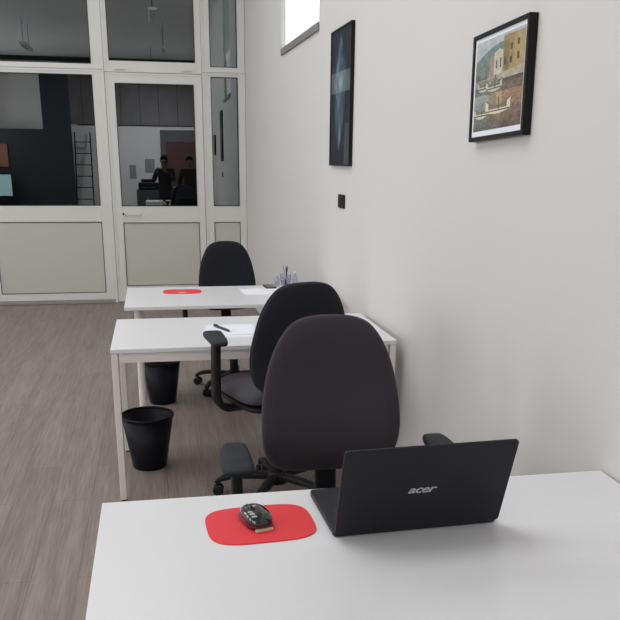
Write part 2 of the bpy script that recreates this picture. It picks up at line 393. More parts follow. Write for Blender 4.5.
# ladder shelf leaning in front of the pale wall
ls = thing('ladder_shelf', 'dark leaning ladder shelf by the back wall, mirrored in the left pane', 'shelf', (-2.05, -7.7, 0))
for sx in (-.25, .25):
    bm = bmesh.new(); sweep(bm, [(sx, .35, 0), (sx*.9, -.38, 2.3)], (.04, .04)); obj('side_rail', bm, M_plas, ls)
for k in range(6):
    z = .35+.33*k; f = z/2.3
    bm = bmesh.new(); box(bm, -.24, .24, .35-.73*f-.05, .35-.73*f+.06, z, z+.025); obj('rung', bm, M_plas, ls)
# cabinet with printer
cb = thing('office_cabinet', 'dark grey low cabinet under the black printer at the back of the room', 'cabinet', (-.1, -5.9, 0))
bm = bmesh.new(); box(bm, -.38, .42, -.22, .22, .06, .70); obj('body', bm, M_cab, cb, bevel=.004)
for sx in (-.37, .025):
    bm = bmesh.new(); box(bm, sx, sx+.385, .221, .238, .09, .68); d = obj('cabinet_door', bm, M_cab, cb)
    bm = bmesh.new(); box(bm, sx+.3, sx+.315, .239, .255, .35, .5); obj('handle', bm, M_lampb, d)
bm = bmesh.new(); box(bm, -.36, .4, -.2, .2, 0, .06); obj('plinth', bm, M_plas, cb)
pr = thing('printer', 'black printer standing on the dark grey cabinet', 'printer', (-.14, -5.9, .70))
bm = bmesh.new(); box(bm, -.28, .3, -.2, .2, 0, .2); obj('body', bm, M_plas, pr, bevel=.02)
bm = bmesh.new(); box(bm, -.2, .2, -.16, .1, .2, .29); obj('scanner_lid', bm, M_plas, pr, bevel=.02)
bm = bmesh.new(); box(bm, -.17, .2, .2, .32, .05, .065); obj('paper_tray', bm, M_cab, pr)
# small white table and pale bin
tb = thing('side_table', 'small white topped table by the brown door', 'table', (.85, -6.0, 0))
bm = bmesh.new(); box(bm, -.26, .26, -.25, .25, .745, .775); obj('tabletop', bm, M_lam, tb, bevel=.004)
for sx in (-.23, .23):
    for sy in (-.22, .22):
        bm = bmesh.new(); box(bm, sx-.015, sx+.015, sy-.015, sy+.015, 0, .745); obj('leg', bm, M_plas, tb)
bm = bmesh.new(); lathe(bm, [(.13, 0), (.18, .5), (.172, .5), (.12, .02)], 24); o = obj('paper_bin', bm, M_lampb, smooth=True)
o.location = (.78, -5.6, 0); tag(o, 'pale tapered paper bin in front of the small white table', 'bin')

# pendant tube lamps (switched off; the last is added to light the back wall)
for i, (lx, ly) in enumerate(((.12, 3.3), (.36, -1.5), (-2.6, 3.3), (-2.6, -1.5), (.1, -5.8))):
    nm = ['pendant tube lamp over the middle desk', 'pendant tube lamp behind the photographer', 'pendant tube lamp over the aisle beside the desks', 'pendant tube lamp at the back left of the room', 'pendant tube lamp added over the back cabinet to light the back wall'][i]
    t = thing('ceiling_lamp', 'twin white '+nm, 'lamp', (lx, ly, 3.86), 0, 'pendant lamps')
    bm = bmesh.new(); box(bm, -.07, .07, -.6, .6, 0, .045); obj('housing', bm, M_lampb, t, bevel=.006)
    for sx in (-.045, .045):
        bm = bmesh.new(); lathe(bm, [(.013, -.57), (.013, .57)], 14); obj('tube', bm, M_lampb, t, smooth=True, M=Matrix.Translation((sx, 0, -.014)) @ Matrix.Rotation(PI/2, 4, 'X'))
    for sy in (-.45, .45):
        bm = bmesh.new(); lathe(bm, [(.004, .045), (.004, H-3.86)], 8, 0, sy); obj('hanger', bm, M_plas, t)

l = bpy.data.lights.new('back_wall_fill', 'AREA'); l.shape = 'RECTANGLE'; l.size = .14; l.size_y = 1.15; l.energy = 260; l.color = (.90, .95, 1)  # added light for the back wall, out of sight behind the transom
o = bpy.data.objects.new('back_wall_fill', l); C.objects.link(o); o.location = (.1, -5.8, 3.825)
# ------------------------------------------------------------------ desks
def desk(name, label, x0, x1, y0, y1, square=True, group=None):
    t = thing(name, label, 'desk', ((x0+x1)/2, (y0+y1)/2, 0), 0, group); w = (x1-x0)/2; d = (y1-y0)/2; top = .74
    if square:
        bm = bmesh.new(); box(bm, -w, w, -d, d, top-.020, top); obj('tabletop', bm, M_lam, t, bevel=.002)
        L = .030; ah = .045
        for sx in (-1, 1):
            for sy in (-1, 1):
                bm = bmesh.new(); xa, xb = sorted((sx*(w-.002), sx*(w-.002-L))); ya, yb = sorted((sy*(d-.002), sy*(d-.002-L)))
                box(bm, xa, xb, ya, yb, .006, top-.021); lg = obj('leg', bm, M_steel, t, bevel=.003)
                bm = bmesh.new(); box(bm, xa+.004, xb-.004, ya+.004, yb-.004, 0, .006); obj('foot_cap', bm, M_plas, lg)
        for sy in (-1, 1):
            ya, yb = sorted((sy*(d-.006), sy*(d-.028)))
            bm = bmesh.new(); box(bm, -w+.039, w-.039, ya, yb, top-.021-ah, top-.021); obj('apron', bm, M_steel, t, bevel=.002)
        for sx in (-1, 1):
            xa, xb = sorted((sx*(w-.006), sx*(w-.028)))
            bm = bmesh.new(); box(bm, xa, xb, -d+.039, d-.039, top-.021-ah, top-.021); obj('apron', bm, M_steel, t, bevel=.002)
    else:
        bm = bmesh.new(); box(bm, -w, w, -d, d, top-.022, top); obj('tabletop', bm, M_lam, t, bevel=.003)
        for sx in (-1, 1):
            for sy in (-1, 1):
                px_, py_ = sx*(w-.075), sy*(d-.075)
                bm = bmesh.new(); lathe(bm, [(.021, .012), (.021, top-.028)], 24, px_, py_); lg = obj('leg', bm, M_steel, t, smooth=False)
                bm = bmesh.new(); lathe(bm, [(.05, top-.028), (.05, top-.0225)], 24, px_, py_); obj('mounting_plate', bm, M_steel, lg)
                bm = bmesh.new(); lathe(bm, [(.024, 0), (.024, .012)], 24, px_, py_); obj('foot_cap', bm, M_lampb, lg)
    return t
G = 'white desks in a row along the wall'
desk('desk', 'white desk nearest the viewer, with the open laptop and mouse on it', -.163, 1.188, 1.14, 1.893, group=G)
desk('desk', 'white square-legged middle desk with a notepad and black pen on it', -.226, 1.108, 3.605, 4.325, group=G)
desk('desk', 'white round-legged desk furthest away, in front of the glazed partition', -.200, 1.05, 4.69, 5.425, square=False, group=G)

# ------------------------------------------------------------------ office chairs
half = [(0, .556), (.07, .556), (.13, .560), (.18, .576), (.212, .61), (.227, .66), (.232, .72), (.229, .79), (.219, .86), (.202, .93), (.177, .99), (.153, 1.028), (.126, 1.056), (.09, 1.073), (.045, 1.081), (0, 1.082)]
hp = catmull([(a, 0, b) for a, b in half], 3)
r_ = [(p.x, p.z) for p in hp]; back_outline = r_[:-1]+[(-x, z) for x, z in r_[::-1]][:-1]
back_outline = [p for i, p in enumerate(back_outline) if i == 0 or (abs(p[0]-back_outline[i-1][0])+abs(p[1]-back_outline[i-1][1])) > 1e-5]
seat_half = [(0, -.25), (.12, -.248), (.19, -.232), (.232, -.19), (.243, -.12), (.243, 0), (.238, .1), (.222, .175), (.18, .215), (.10, .226), (0, .228)]
sp_ = catmull([(a, 0, b) for a, b in seat_half], 3); r_ = [(p.x, p.z) for p in sp_]; seat_outline = r_[:-1]+[(-x, z) for x, z in r_[::-1]][:-1]

def make_chair(label, pad_z=.70, drop=0.0, fab=M_fab1, shell=M_fab2, bz=.556, kz=1.0, kx=1.0, arm=.327, pw=.046, padrot=0):
    BM = Matrix.Translation((0, 0, bz)) @ Matrix.Diagonal((kx, 1, kz, 1)) @ Matrix.Translation((0, 0, -.556))
    t = thing('office_chair', label, 'chair', (0, 0, 0), 0, 'office chairs at the desks')
    S = -drop
    # backrest, front is -y
    lum = lambda x, z: .255 + .45*x*x*-1 + (-.020*math.exp(-((z-.72)/.11)**2)) + .05*(z-.56)
    bm = bmesh.new(); cushion(bm, back_outline, (0, .80), .058, lum, edge=.32)
    b = obj('backrest', bm, fab, t, smooth=True, M=BM)
    bm = bmesh.new(); o2 = [(x*.992, .8+(z-.8)*.994) for x, z in back_outline]
    cushion(bm, o2, (0, .80), .050, lambda x, z: lum(x, z)+.013, edge=.45)
    obj('back_shell', bm, shell, b, smooth=True, M=BM)
    # seat: outline in (x, y) ; cushion builds in x-z with depth y -> rotate
    bm = bmesh.new(); cushion(bm, seat_outline, (0, 0), .075, lambda u, v: (-.015*math.cos(min(1, (u/.24)**2)*PI/2)+ (0.03*((-.1-v)/.15)**2 if v < -.1 else 0)), edge=.3)
    R_ = Matrix(((1, 0, 0, 0), (0, 0, 1, 0), (0, -1, 0, 0), (0, 0, 0, 1)))
    obj('seat', bm, M_seat, t, smooth=True, M=Matrix.Translation((0, 0, .455+S)) @ R_)
    bm = bmesh.new(); prism(bm, [(x*.93, y*.93) for x, y in seat_outline], .400+S, .424+S); obj('seat_pan', bm, M_plas, t, bevel=.01)
    # mechanism and back bracket
    bm = bmesh.new(); box(bm, -.075, .075, -.11, .13, .352+S, .3995+S); m_ = obj('tilt_mechanism', bm, M_plas, t, bevel=.012)
    bm = bmesh.new(); sweep(bm, [(.07, -.03, .372+S), (.2, -.04, .37+S), (.25, -.045, .365+S)], (.016, .012)); obj('lever', bm, M_plas, m_, smooth=True)
    bm = bmesh.new(); sweep(bm, catmull([(0, .1, .375+S), (0, .22, .372+S), (0, .300, .41+S), (0, .322, .50+S), (0, .322, .62+S), (0, .318, .72+S)], 5), [(.02, .075)]*26)
    obj('back_bracket', bm, M_plas, t, smooth=True)
    # arms: L-shaped
    for sx in (-1, 1):
        bm = bmesh.new()
        sweep(bm, catmull([(sx*.12, .0, .386+S), (sx*.22, .0, .386+S), (sx*(arm-.037), .01, .400+S), (sx*(arm-.005), .018, .45+S), (sx*arm, .03, .53+S), (sx*arm, .04, pad_z-.03)], 6),
              [(.066, .026)]*8+[(.062, .032)]*12+[(.056, .034)]*11)
        a = obj('armrest', bm, M_plas, t, smooth=True)
        bm = bmesh.new(); pts = []
        for k in range(40):
            th = 2*PI*k/40; c, s = math.cos(th), math.sin(th); e = .42
            u = math.copysign(abs(c)**e, c)*pw; v = math.copysign(abs(s)**e, s)*.130
            u *= (1.0+.12*(-v/.130)) if v < 0 else (1.0-.16*(v/.130))
            pts.append((u, v))
        cushion(bm, pts, (0, 0), .030, lambda u, v: 0, edge=.22, nr=8)
        obj('arm_pad', bm, M_pad, a, smooth=True, M=Matrix.Translation((sx*arm, .045, pad_z-.015)) @ Matrix.Rotation(math.radians(padrot), 4, 'Z') @ R_)
    # gas lift and five star base
    bm = bmesh.new(); lathe(bm, [(.030, .11), (.030, .24), (.016, .242), (.016, .352+S)], 24); obj('gas_lift', bm, M_plas, t, smooth=False)
    bm = bmesh.new(); lathe(bm, [(.03, .062), (.048, .066), (.052, .10), (.042, .125), (.03, .13)], 28); hub = obj('base_hub', bm, M_plas, t, smooth=True)
    for k in range(5):
        a = math.radians(90+72*k+basespin); c, s = math.cos(a), math.sin(a)
        P = lambda r, z: (r*c, r*s, z)
        bm = bmesh.new(); sweep(bm, catmull([P(.03, .10), P(.12, .103), P(.21, .098), P(.27, .082), P(.295, .060)], 5), [(.046, .034)]*8+[(.04, .028)]*7+[(.032, .024)]*6, up=Vector((-s, c, 0)))
        lg = obj('base_leg', bm, M_plas, t, smooth=True)
        bm = bmesh.new()
        for d in (-.016, .016):
            MM = Matrix.Translation((.285*c-s*d, .285*s+c*d, .026)) @ Matrix.Rotation(a, 4, 'Z') @ Matrix.Rotation(PI/2, 4, 'X')
            b2 = bmesh.new(); lathe(b2, [(.02, -.010), (.026, -.006), (.026, .006), (.02, .010)], 24); b2.transform(MM)
            me = bpy.data.meshes.new('tmp'); b2.to_mesh(me); b2.free(); bm.from_mesh(me); bpy.data.meshes.remove(me)
        obj('caster', bm, M_plas, lg, smooth=False)
    return t
basespin = 0
c1 = make_chair('charcoal office chair facing the viewer behind the laptop, largest in view', .705)
c1.location = (.534, 2.225, 0); c1.rotation_euler.z = math.radians(-1.5)
basespin = 27
c2 = make_chair('black office chair turned away, pushed towards the middle desk with the notepad', .828, drop=-.09, fab=M_fab2, bz=.582, kz=.93, kx=1.0, arm=.312, pw=.041, padrot=-11)
c2.location = (.522, 3.57, 0); c2.rotation_euler.z = math.radians(180+17)
basespin = 58
c3 = make_chair('black office chair behind the furthest desk, backrest before the glazed partition', .66, drop=.02, fab=M_fab2, bz=.515, kz=.93, kx=.89)
c3.location = (.502, 5.52, 0); c3.rotation_euler.z = math.radians(4)

# ------------------------------------------------------------------ waste bins
def bin_(label, x, y, rt=.137, rb=.088, h=.29):
    t = thing('waste_bin', label, 'bin', (x, y, 0), 0, 'black waste bins')
    bm = bmesh.new(); w = .003
    prof = [(rb-.006, 0), (rb, .006), (rt-.004, h-.012), (rt-.004-w, h-.012), (rb-w, .009), (.001, .008), (.001, 0.0)]
    rings = []
    for r, z in prof: rings.append([bm.verts.new((r*math.cos(2*PI*k/48), r*math.sin(2*PI*k/48), z)) for k in range(48)])
    for a, b in zip(rings, rings[1:]+rings[:1]):
        for k in range(48): bm.faces.new((a[k], a[(k+1) % 48], b[(k+1) % 48], b[k]))
    obj('body', bm, M_bin, t, smooth=True)
    bm = bmesh.new(); lathe(bm, [(rt-.007, h-.013), (rt, h-.013), (rt+.002, h-.004), (rt-.001, h), (rt-.006, h-.001), (rt-.007, h-.013)][:-1], 48, closed=True)
    obj('rim', bm, M_bin, t, smooth=True)
    return t
bin_('tapered black waste bin standing under the left end of the middle desk', -.088, 4.06)
bin_('tapered black waste bin standing behind the middle desk, under the furthest desk', -.005, 5.24, .128, .088)

# ------------------------------------------------------------------ things on the near desk
Z = .7402
lp = thing('laptop', 'open black laptop on the nearest desk, lid back towards the viewer', 'laptop', (.563, 1.608, Z), math.radians(2.2))
W = .398; D = .250
bm = bmesh.new(); prism(bm, rrect(W, D, .012, cx=0, cy=D/2+.004), .002, .016); base = obj('base', bm, M_lap, lp, bevel=.0025)
bm = bmesh.new(); prism(bm, rrect(W-.06, .10, .002, cx=0, cy=.078), .0161, .0166); obj('keyboard_well', bm, M_key, base)
for r in range(5):
    for k in range(15):
        bm = bmesh.new(); x = -W/2+.043+k*.0225; y = .036+r*.0195
        box(bm, x-.009, x+.009, y-.0078, y+.0078, .0167, .0187); obj('key', bm, M_key, base, bevel=.001)
bm = bmesh.new(); prism(bm, rrect(.105, .072, .003, cx=0.02, cy=.195), .0161, .0165); obj('touchpad', bm, M_lapedge, base)
LH = .236; tilt = Matrix.Translation((0, 0.0, .012)) @ Matrix.Rotation(math.radians(17.5), 4, 'X')
# lid stands up in local x-z, leaning to -y at the top; outer face = -y
bm = bmesh.new(); pts = rrect(W, LH, .010, cx=0, cy=LH/2)
a = [bm.verts.new((x, -.003, z)) for x, z in pts]; b = [bm.verts.new((x, .003, z)) for x, z in pts]; n = len(pts)
bm.faces.new(a); bm.faces.new(b[::-1])
for k in range(n): bm.faces.new((a[k], b[k], b[(k+1) % n], a[(k+1) % n]))
lid = obj('lid', bm, M_lap, lp, bevel=.0012, M=tilt)
bm = bmesh.new(); ring_frame(bm, -W/2+.003, W/2-.003, .004, LH-.003, -W/2+.0045, W/2-.0045, .0055, LH-.0045, .003, .0038); obj('lid_edge', bm, M_lapedge, lid, M=tilt)
bm = bmesh.new(); box(bm, -W/2+.009, W/2-.009, .0031, .0036, .018, LH-.010); obj('screen', bm, M_screen, lid, M=tilt)
bm = bmesh.new(); lathe(bm, [(.0065, -.15), (.0065, .15)], 16); obj('hinge', bm, M_plas, lp, M=Matrix.Translation((0, .006, .012)) @ Matrix.Rotation(PI/2, 4, 'Y'))
cu = bpy.data.curves.new('logo', 'FONT'); cu.body = 'acer'; cu.size = .030; cu.shear = .35; cu.align_x = 'CENTER'; cu.align_y = 'CENTER'; cu.offset = .0004; cu.extrude = .0003; cu.space_character = .95
to = bpy.data.objects.new('logo', cu); C.objects.link(to)
dg = bpy.context.evaluated_depsgraph_get(); me = bpy.data.meshes.new_from_object(to.evaluated_get(dg)); bpy.data.objects.remove(to)
xs = [v.co.x for v in me.vertices]; sc_ = .067/(max(xs)-min(xs))
me.transform(tilt @ Matrix.Translation((-.011, -.0033, LH*.49)) @ Matrix.Rotation(PI/2, 4, 'X') @ Matrix.Diagonal((sc_, sc_*.78, 1, 1)))
me.materials.clear(); me.materials.append(M_logo)
lo = bpy.data.objects.new('logo', me); C.objects.link(lo); lo.parent = lid; lo['label'] = 'silver acer lettering'

def mouse_mat(label, x, y, rz, w=.245, d=.172, logo=False):
    bm = bmesh.new(); pts = []
    for k in range(72):
        th = 2*PI*k/72; c, s = math.cos(th), math.sin(th); e = .52
        pts.append((math.copysign(abs(c)**e, c)*w/2, math.copysign(abs(s)**(e*1.05), s)*d/2))
    prism(bm, pts, 0, .003)
    o = obj('mouse_mat', bm, M_red, bevel=.0008); o.location = (x, y, Z); o.rotation_euler.z = rz
    tag(o, label, 'mouse mat', 'red mouse mats')
    if logo:
        bm = bmesh.new(); prism(bm, rrect(.045, .035, .01, cx=.0, cy=-.045), .003, .0034); obj('print', bm, M_yel, o)
    return o
mouse_mat('red rounded mouse mat with the black mouse on it, nearest desk', .209, 1.706, math.radians(3), .252, .198)
mouse_mat('red mouse mat with a small yellow mark on the furthest desk', .150, 5.215, math.radians(-2), logo=True)

mo = thing('mouse', 'glossy black computer mouse on the nearest red mat', 'mouse', (.199, 1.718, Z+.0031), math.radians(14))
mo.scale = (1.08, 1.08, 1.08)
def mouse_shell(k, zb, zt, scale=1.0):
    bm = bmesh.new(); nu, nv = 26, 40; rings = []
    for i in range(nu+1):
        s = i/nu; ring = []
        for j in range(nv):
            th = 2*PI*j/nv; c, sn = math.cos(th), math.sin(th); e = .78
            w = .0305*scale*(1-.10*(sn)); x = math.copysign(abs(c)**e, c)*w*s; y = math.copysign(abs(sn)**e, sn)*.052*scale*s
            yn = y/.052
            hgt = zb+(zt-zb)*((1-(s**4.6))**.5)*(.86-.16*yn-.12*yn*yn+.14)
            ring.append(bm.verts.new((x, y, hgt)))
        rings.append(ring)
    bm.faces.new(rings[1][::-1])
    for v in rings[0]: bm.verts.remove(v)
    rings = rings[1:]
    for a, b in zip(rings, rings[1:]):
        for j in range(nv): bm.faces.new((a[j], a[(j+1) % nv], b[(j+1) % nv], b[j]))
    low = [bm.verts.new((v.co.x*.93, v.co.y*.95, 0.0006)) for v in rings[-1]]
    for j in range(nv): bm.faces.new((rings[-1][j], rings[-1][(j+1) % nv], low[(j+1) % nv], low[j]))
    bm.faces.new(low)
    return bm
obj('body', mouse_shell(1.04, .010, .0325), M_mouse, mo, smooth=True)
bm = bmesh.new(); prism(bm, [(x*.0315/.5, y*.053/.5) for x, y in rrect(.97, .98, .34)], .0062, .0088); obj('side_band', bm, M_mouse_side, mo, bevel=.001)
bm = bmesh.new(); prism(bm, rrect(.040, .012, .005, cx=.0, cy=-.0535), .0004, .0050); obj('base_lip', bm, M_beige, mo, bevel=.001)
bm = bmesh.new(); lathe(bm, [(.006, -.003), (.0085, -.0028), (.0085, .0028), (.006, .003)], 20); obj('scroll_wheel', bm, M_mouse_side, mo, M=Matrix.Translation((0, .026, .0222)) @ Matrix.Rotation(PI/2, 4, 'Y'))
bm = bmesh.new(); box(bm, -.0035, .0035, .004, .011, .0328, .0338); obj('button', bm, M_logo, mo, bevel=.0006)

# ------------------------------------------------------------------ things on the other desks
def sheet(name, label, cat, x, y, rz, w, d, th, m):
    bm = bmesh.new(); prism(bm, [(-w/2, -d/2), (w/2, -d/2), (w/2, d/2), (-w/2, d/2)], 0, th); o = obj(name, bm, m); o.location = (x, y, Z); o.rotation_euler.z = rz
    return tag(o, label, cat)
def pen(label, x, y, z, rz, m, L=.145, r=.0048, rx=PI/2, group=None):
    t = thing('pen', label, 'pen', (x, y, z), rz, group); t.rotation_euler = (rx, 0, rz)
    bm = bmesh.new(); lathe(bm, [(r*.8, -L/2), (r, -L/2+.004), (r, L/2-.03), (r*.9, L/2-.015), (.001, L/2)], 16); obj('barrel', bm, m, t, smooth=True)
    bm = bmesh.new(); box(bm, -.0014, .0014, r, r+.003, -L/2+.004, -L/2+.045); obj('clip', bm, m, t)
    return t
sheet('notepad', 'white notepad lying under the black pen on the middle desk', 'notepad', .345, 3.955, math.radians(-3), .245, .24, .004, M_paper)
nb = sheet('paper_sheet', 'large white sheet lying partly under the notepad on the middle desk', 'paper', .47, 3.89, math.radians(0), .42, .20, .0006, M_paper)
nb.location.z = Z-.0001
bpy.data.objects['notepad'].location.z = Z+.0008
pen('thick black marker pen lying across the notepad', .303, 3.958, Z+.0112, math.radians(23), M_pen, .17, .0062)
sheet('paper_sheet', 'white sheet of paper lying on the furthest desk', 'paper', .73, 5.17, math.radians(4), .40, .25, .0008, M_paper)
ph = thing('phone', 'flat black phone lying at the back edge of the furthest desk', 'phone', (.735, 5.345, Z), math.radians(3))
bm = bmesh.new(); prism(bm, rrect(.07, .145, .01), 0, .008); obj('body', bm, M_plas, ph, bevel=.001)
bm = bmesh.new(); prism(bm, rrect(.064, .138, .008), .0081, .0085); obj('screen', bm, M_screen, ph)
cp = thing('pen_cup', 'clear plastic cup holding pens on the furthest desk', 'cup', (.845, 5.34, Z))
bm = bmesh.new(); lathe(bm, [(.032, 0), (.040, .085), (.038, .085), (.030, .003)], 32, closed=True); obj('cup_wall', bm, M_plastic_clear, cp, smooth=True)
bm = bmesh.new(); lathe(bm, [(.0295, .0003), (.0295, .003)], 32); obj('cup_bottom', bm, M_plastic_clear, cp)
for i, (ax, ay, mm, lb) in enumerate(((.10, .12, M_pen, 'black pen leaning in the clear cup on the furthest desk'), (-.16, .05, M_bluepen, 'dark blue pen leaning left in the clear cup'), (.2, -.1, M_lampb, 'white pen leaning right in the clear cup'), (-.04, -.18, M_greypen, 'grey pen standing in the clear cup'))):
    t = pen(lb, .90+math.sin(ay)*.03, 5.34-math.sin(ax)*.0, Z+.004+.068, 0, mm, .132, .0042, group='pens in the clear cup'); t.rotation_euler = (ax, ay, 0); t.location = (.845+.4*ay*.068-.0*i, 5.34-.4*ax*.068, Z+.078)
for i, (bx, by, sx, lb) in enumerate(((.905, 5.33, .85, 'small clear plastic bottle right of the pen cup on the furthest desk'), (.79, 5.36, .7, 'small clear plastic bottle left of the pen cup on the furthest desk'))):
    t = thing('plastic_bottle', lb, 'bottle', (bx, by, Z), 0, 'clear bottles on the furthest desk')
    bm = bmesh.new(); lathe(bm, [(.02*sx, 0), (.024*sx, .004), (.024*sx, .07*sx), (.012*sx, .095*sx), (.010*sx, .105*sx)], 24); obj('body', bm, M_plastic_clear, t, smooth=True)
    bm = bmesh.new(); lathe(bm, [(.0125*sx, .1052*sx), (.0125*sx, .12*sx)], 20); obj('cap', bm, M_lampb, t)

# ------------------------------------------------------------------ wall pictures and switch plate
def art_mesh(w, h, nx, ny, fn, name, parent, Mx, coat=.3):
    bm = bmesh.new(); cl = bm.loops.layers.float_color.new('pigment')
    vs = [[bm.verts.new((w*(i/nx-.5), 0, h*(j/ny))) for i in range(nx+1)] for j in range(ny+1)]
    for j in range(ny):
        for i in range(nx):
            f = bm.faces.new((vs[j][i], vs[j][i+1], vs[j+1][i+1], vs[j+1][i])); c = fn((i+.5)/nx, (j+.5)/ny)
            for l in f.loops: l[cl] = srgb(*[max(0, min(255, q)) for q in c])
    m = bpy.data.materials.new(name+'_ink'); m.use_nodes = True; nt = m.node_tree; b = nt.nodes['Principled BSDF']
    b.inputs['Roughness'].default_value = .6; b.inputs['Coat Weight'].default_value = coat; b.inputs['Specular IOR Level'].default_value = .3; b.inputs['Coat Roughness'].default_value = .05
    at = nt.nodes.new('ShaderNodeAttribute'); at.attribute_name = 'pigment'; nt.links.new(at.outputs['Color'], b.inputs['Base Color'])
    bm.transform(Mx)
    me = bpy.data.meshes.new(name); bm.to_mesh(me); bm.free(); me.materials.append(m)
    o = bpy.data.objects.new(name, me); C.objects.link(o); o.parent = parent; return o
def picture(label, s0, s1, z0, z1, fw, fd, mount, fn, nx, ny, coat=.3, lean=0):
    # local: X runs towards the camera (seen left-to-right), Y away from room, Z up
    t = thing('framed_picture', label, 'picture', (0, 0, 0), 0, 'framed pictures on the right wall')
    sm = (s0+s1)/2; w = s1-s0; h = z1-z0
    t.matrix_world = WM @ Matrix.Translation((sm, 0.001, z0)) @ Matrix.Rotation(PI, 4, 'Z') @ Matrix.Rotation(math.radians(lean), 4, 'Y')
    bm = bmesh.new(); ring_frame(bm, -w/2, w/2, 0, h, -w/2+fw, w/2-fw, fw, h-fw, -fd, 0); obj('frame', bm, M_black, t, bevel=.002)
    bm = bmesh.new(); box(bm, -w/2+fw, w/2-fw, -fd+.006, -fd+.012, fw, h-fw); obj('mount', bm, M_paper if mount else M_black, t)
    art_mesh(w-2*fw-2*mount, h-2*fw-2*mount-(.005 if mount else 0), nx, ny, fn, 'print', t, Matrix.Translation((0, -fd+.0052, fw+mount+(.005 if mount else 0))), coat)
    return t
def nz(u, v, s, o=0): return noise.noise(Vector((u*s, v*s, o)))
def harbour(u, v):
    """generic painted harbour: v up, u left-right"""
    n = nz(u, v, 14)*16+nz(u, v, 40, 3)*12
    # reflections in water v<.42
    mixc = lambda a, b, t: tuple(a[i]*(1-t)+b[i]*t for i in range(3))
    if v > .56+.06*u:
        c = (178, 190, 190)
        hill = .80+.15*math.sin(u*2.4+.3)-.06*(1-u)
        if v < hill and u < .62: c = (108, 138, 134)
        if v < hill-.1 and u < .5: c = mixc(c, (122, 128, 104), .5)
        if .30 < u < .48 and v < .80: c = (176, 138, 108)       # far house
        if .40 < u < .60 and v < .86-.03*abs(u-.5)*10: c = (206, 194, 164)
        if .44 < u < .47 and .66 < v < .74: c = (90, 84, 78)
        if .52 < u < .55 and .66 < v < .76: c = (98, 90, 80)
        if u > .58 and v < .97: c = (182, 142, 76)
        if .60 < u < .70 and v < .92: c = (150, 128, 62)
        if u > .80 and v < .97: c = (196, 160, 88)
        for (a, b_) in ((.63, .70), (.74, .70), (.74, .84), (.88, .72), (.88, .86)):
            if abs(u-a) < .022 and abs(v-b_) < .035: c = (96, 78, 52)
        if u < .25 and v < .62+.03*math.sin(u*30): c = (94, 108, 104)
    elif v > .49:
        c = (168, 158, 136) if v > .56 else (146, 136, 116)
        if u > .5: c = (186, 172, 140) if v > .53 else (92, 84, 74)
    else:
        c = (136, 140, 130)
        if u > .32: c = (170, 132, 86)
        if u > .62: c = (178, 128, 84)
        if .48 < u < .60: c = (202, 160, 96)
        if u < .3: c = (150, 162, 158)
        c = mixc(c, (78, 76, 66), max(0, min(1, .75-2.2*v)))
        n += 22*math.sin(v*120+nz(u, v, 9)*8)*.35
        if v > .40: c = mixc(c, (84, 84, 74), .6)
    # boats
    for (bx, bz, bw, col) in ((.16, .17, .15, (214, 206, 176)), (.52, .20, .26, (226, 216, 180)), (.20, .47, .14, (190, 190, 172)), (.42, .45, .17, (206, 198, 172))):
        du = (u-bx)/bw; top = bz+.045*(1+1.2*du*du)*(.35/.26 if bw > .2 else 1); bot = bz-.035*(1-du*du)
        if abs(du) < 1 and bot < v < top:
            c = col; n = 0
            if v > top-.016 or abs(v-bz) < .008: c = (110, 92, 62)
            if v > bz+.02 and abs(du) < .75: c = (128, 116, 84)
        if abs(u-(bx+.02)) < .008 and bz < v < bz+.14: c = (92, 80, 60)
    if .82 < u < .95 and .06 < v < .24: c = (140, 100, 88)
    g_ = sum(c)/3; k_ = .42
    return tuple(q*(1-k_)+g_*k_*.96+n for q in c)
def tower(u, v):
    """pale misty spindle over a dark ground, with a painted window reflection"""
    c = (24, 32, 42); n = nz(u, v, 9, 5); 
    w = .34*math.sin(min(1, max(0, (v-.10)/.86))*PI)**.75 * (1 if v > .5 else .9)
    cx = .46+.06*(v-.5)
    d = abs(u-cx)/max(w, .001)
    if .10 < v < .96 and d < 1:
        t = (1-d*d)*(.62+.6*n)
        c = tuple(c[i]*(1-t)+(122, 146, 164)[i]*t for i in range(3))
    if .33 < v < .50 and abs(abs(u-cx)-.13) < .03: c = (58, 76, 96)
    if .54 < v < .69: c = tuple(q*.55+(118, 130, 128)[i]*.55 for i, q in enumerate(c))  # pale band: window reflection on the glazing, painted into the print
    if v < .3 and u > .72: c = (64, 68, 72)
    return tuple(q+n*10 for q in c)
picture('tall narrow black framed poster of a pale shape on black, hung by the high window', 2.80, 3.285, 1.525, 2.290, .011, .022, 0, tower, 48, 72, coat=.12)
picture('black framed painting of boats in a harbour, hung nearest the viewer', .613, 1.042, 1.632, 1.986,   .015, .030, .013, harbour, 160, 140, lean=-2.2)
sw = thing('light_switch', 'small black switch plate on the white wall below the tall poster', 'switch', (0, 0, 0))
sw.matrix_world = WM @ Matrix.Translation((3.015, .001, 1.319)) @ Matrix.Rotation(PI, 4, 'Z')
bm = bmesh.new(); box(bm, -.072, .072, -.010, 0, -.040, .040); obj('plate', bm, M_black, sw, bevel=.003)
for k in (-1, 0, 1):
    bm = bmesh.new(); box(bm, k*.026-.012, k*.026+.012, -.0145, -.0102, -.024, .024); obj('switch_button', bm, M_plas, sw, bevel=.001)

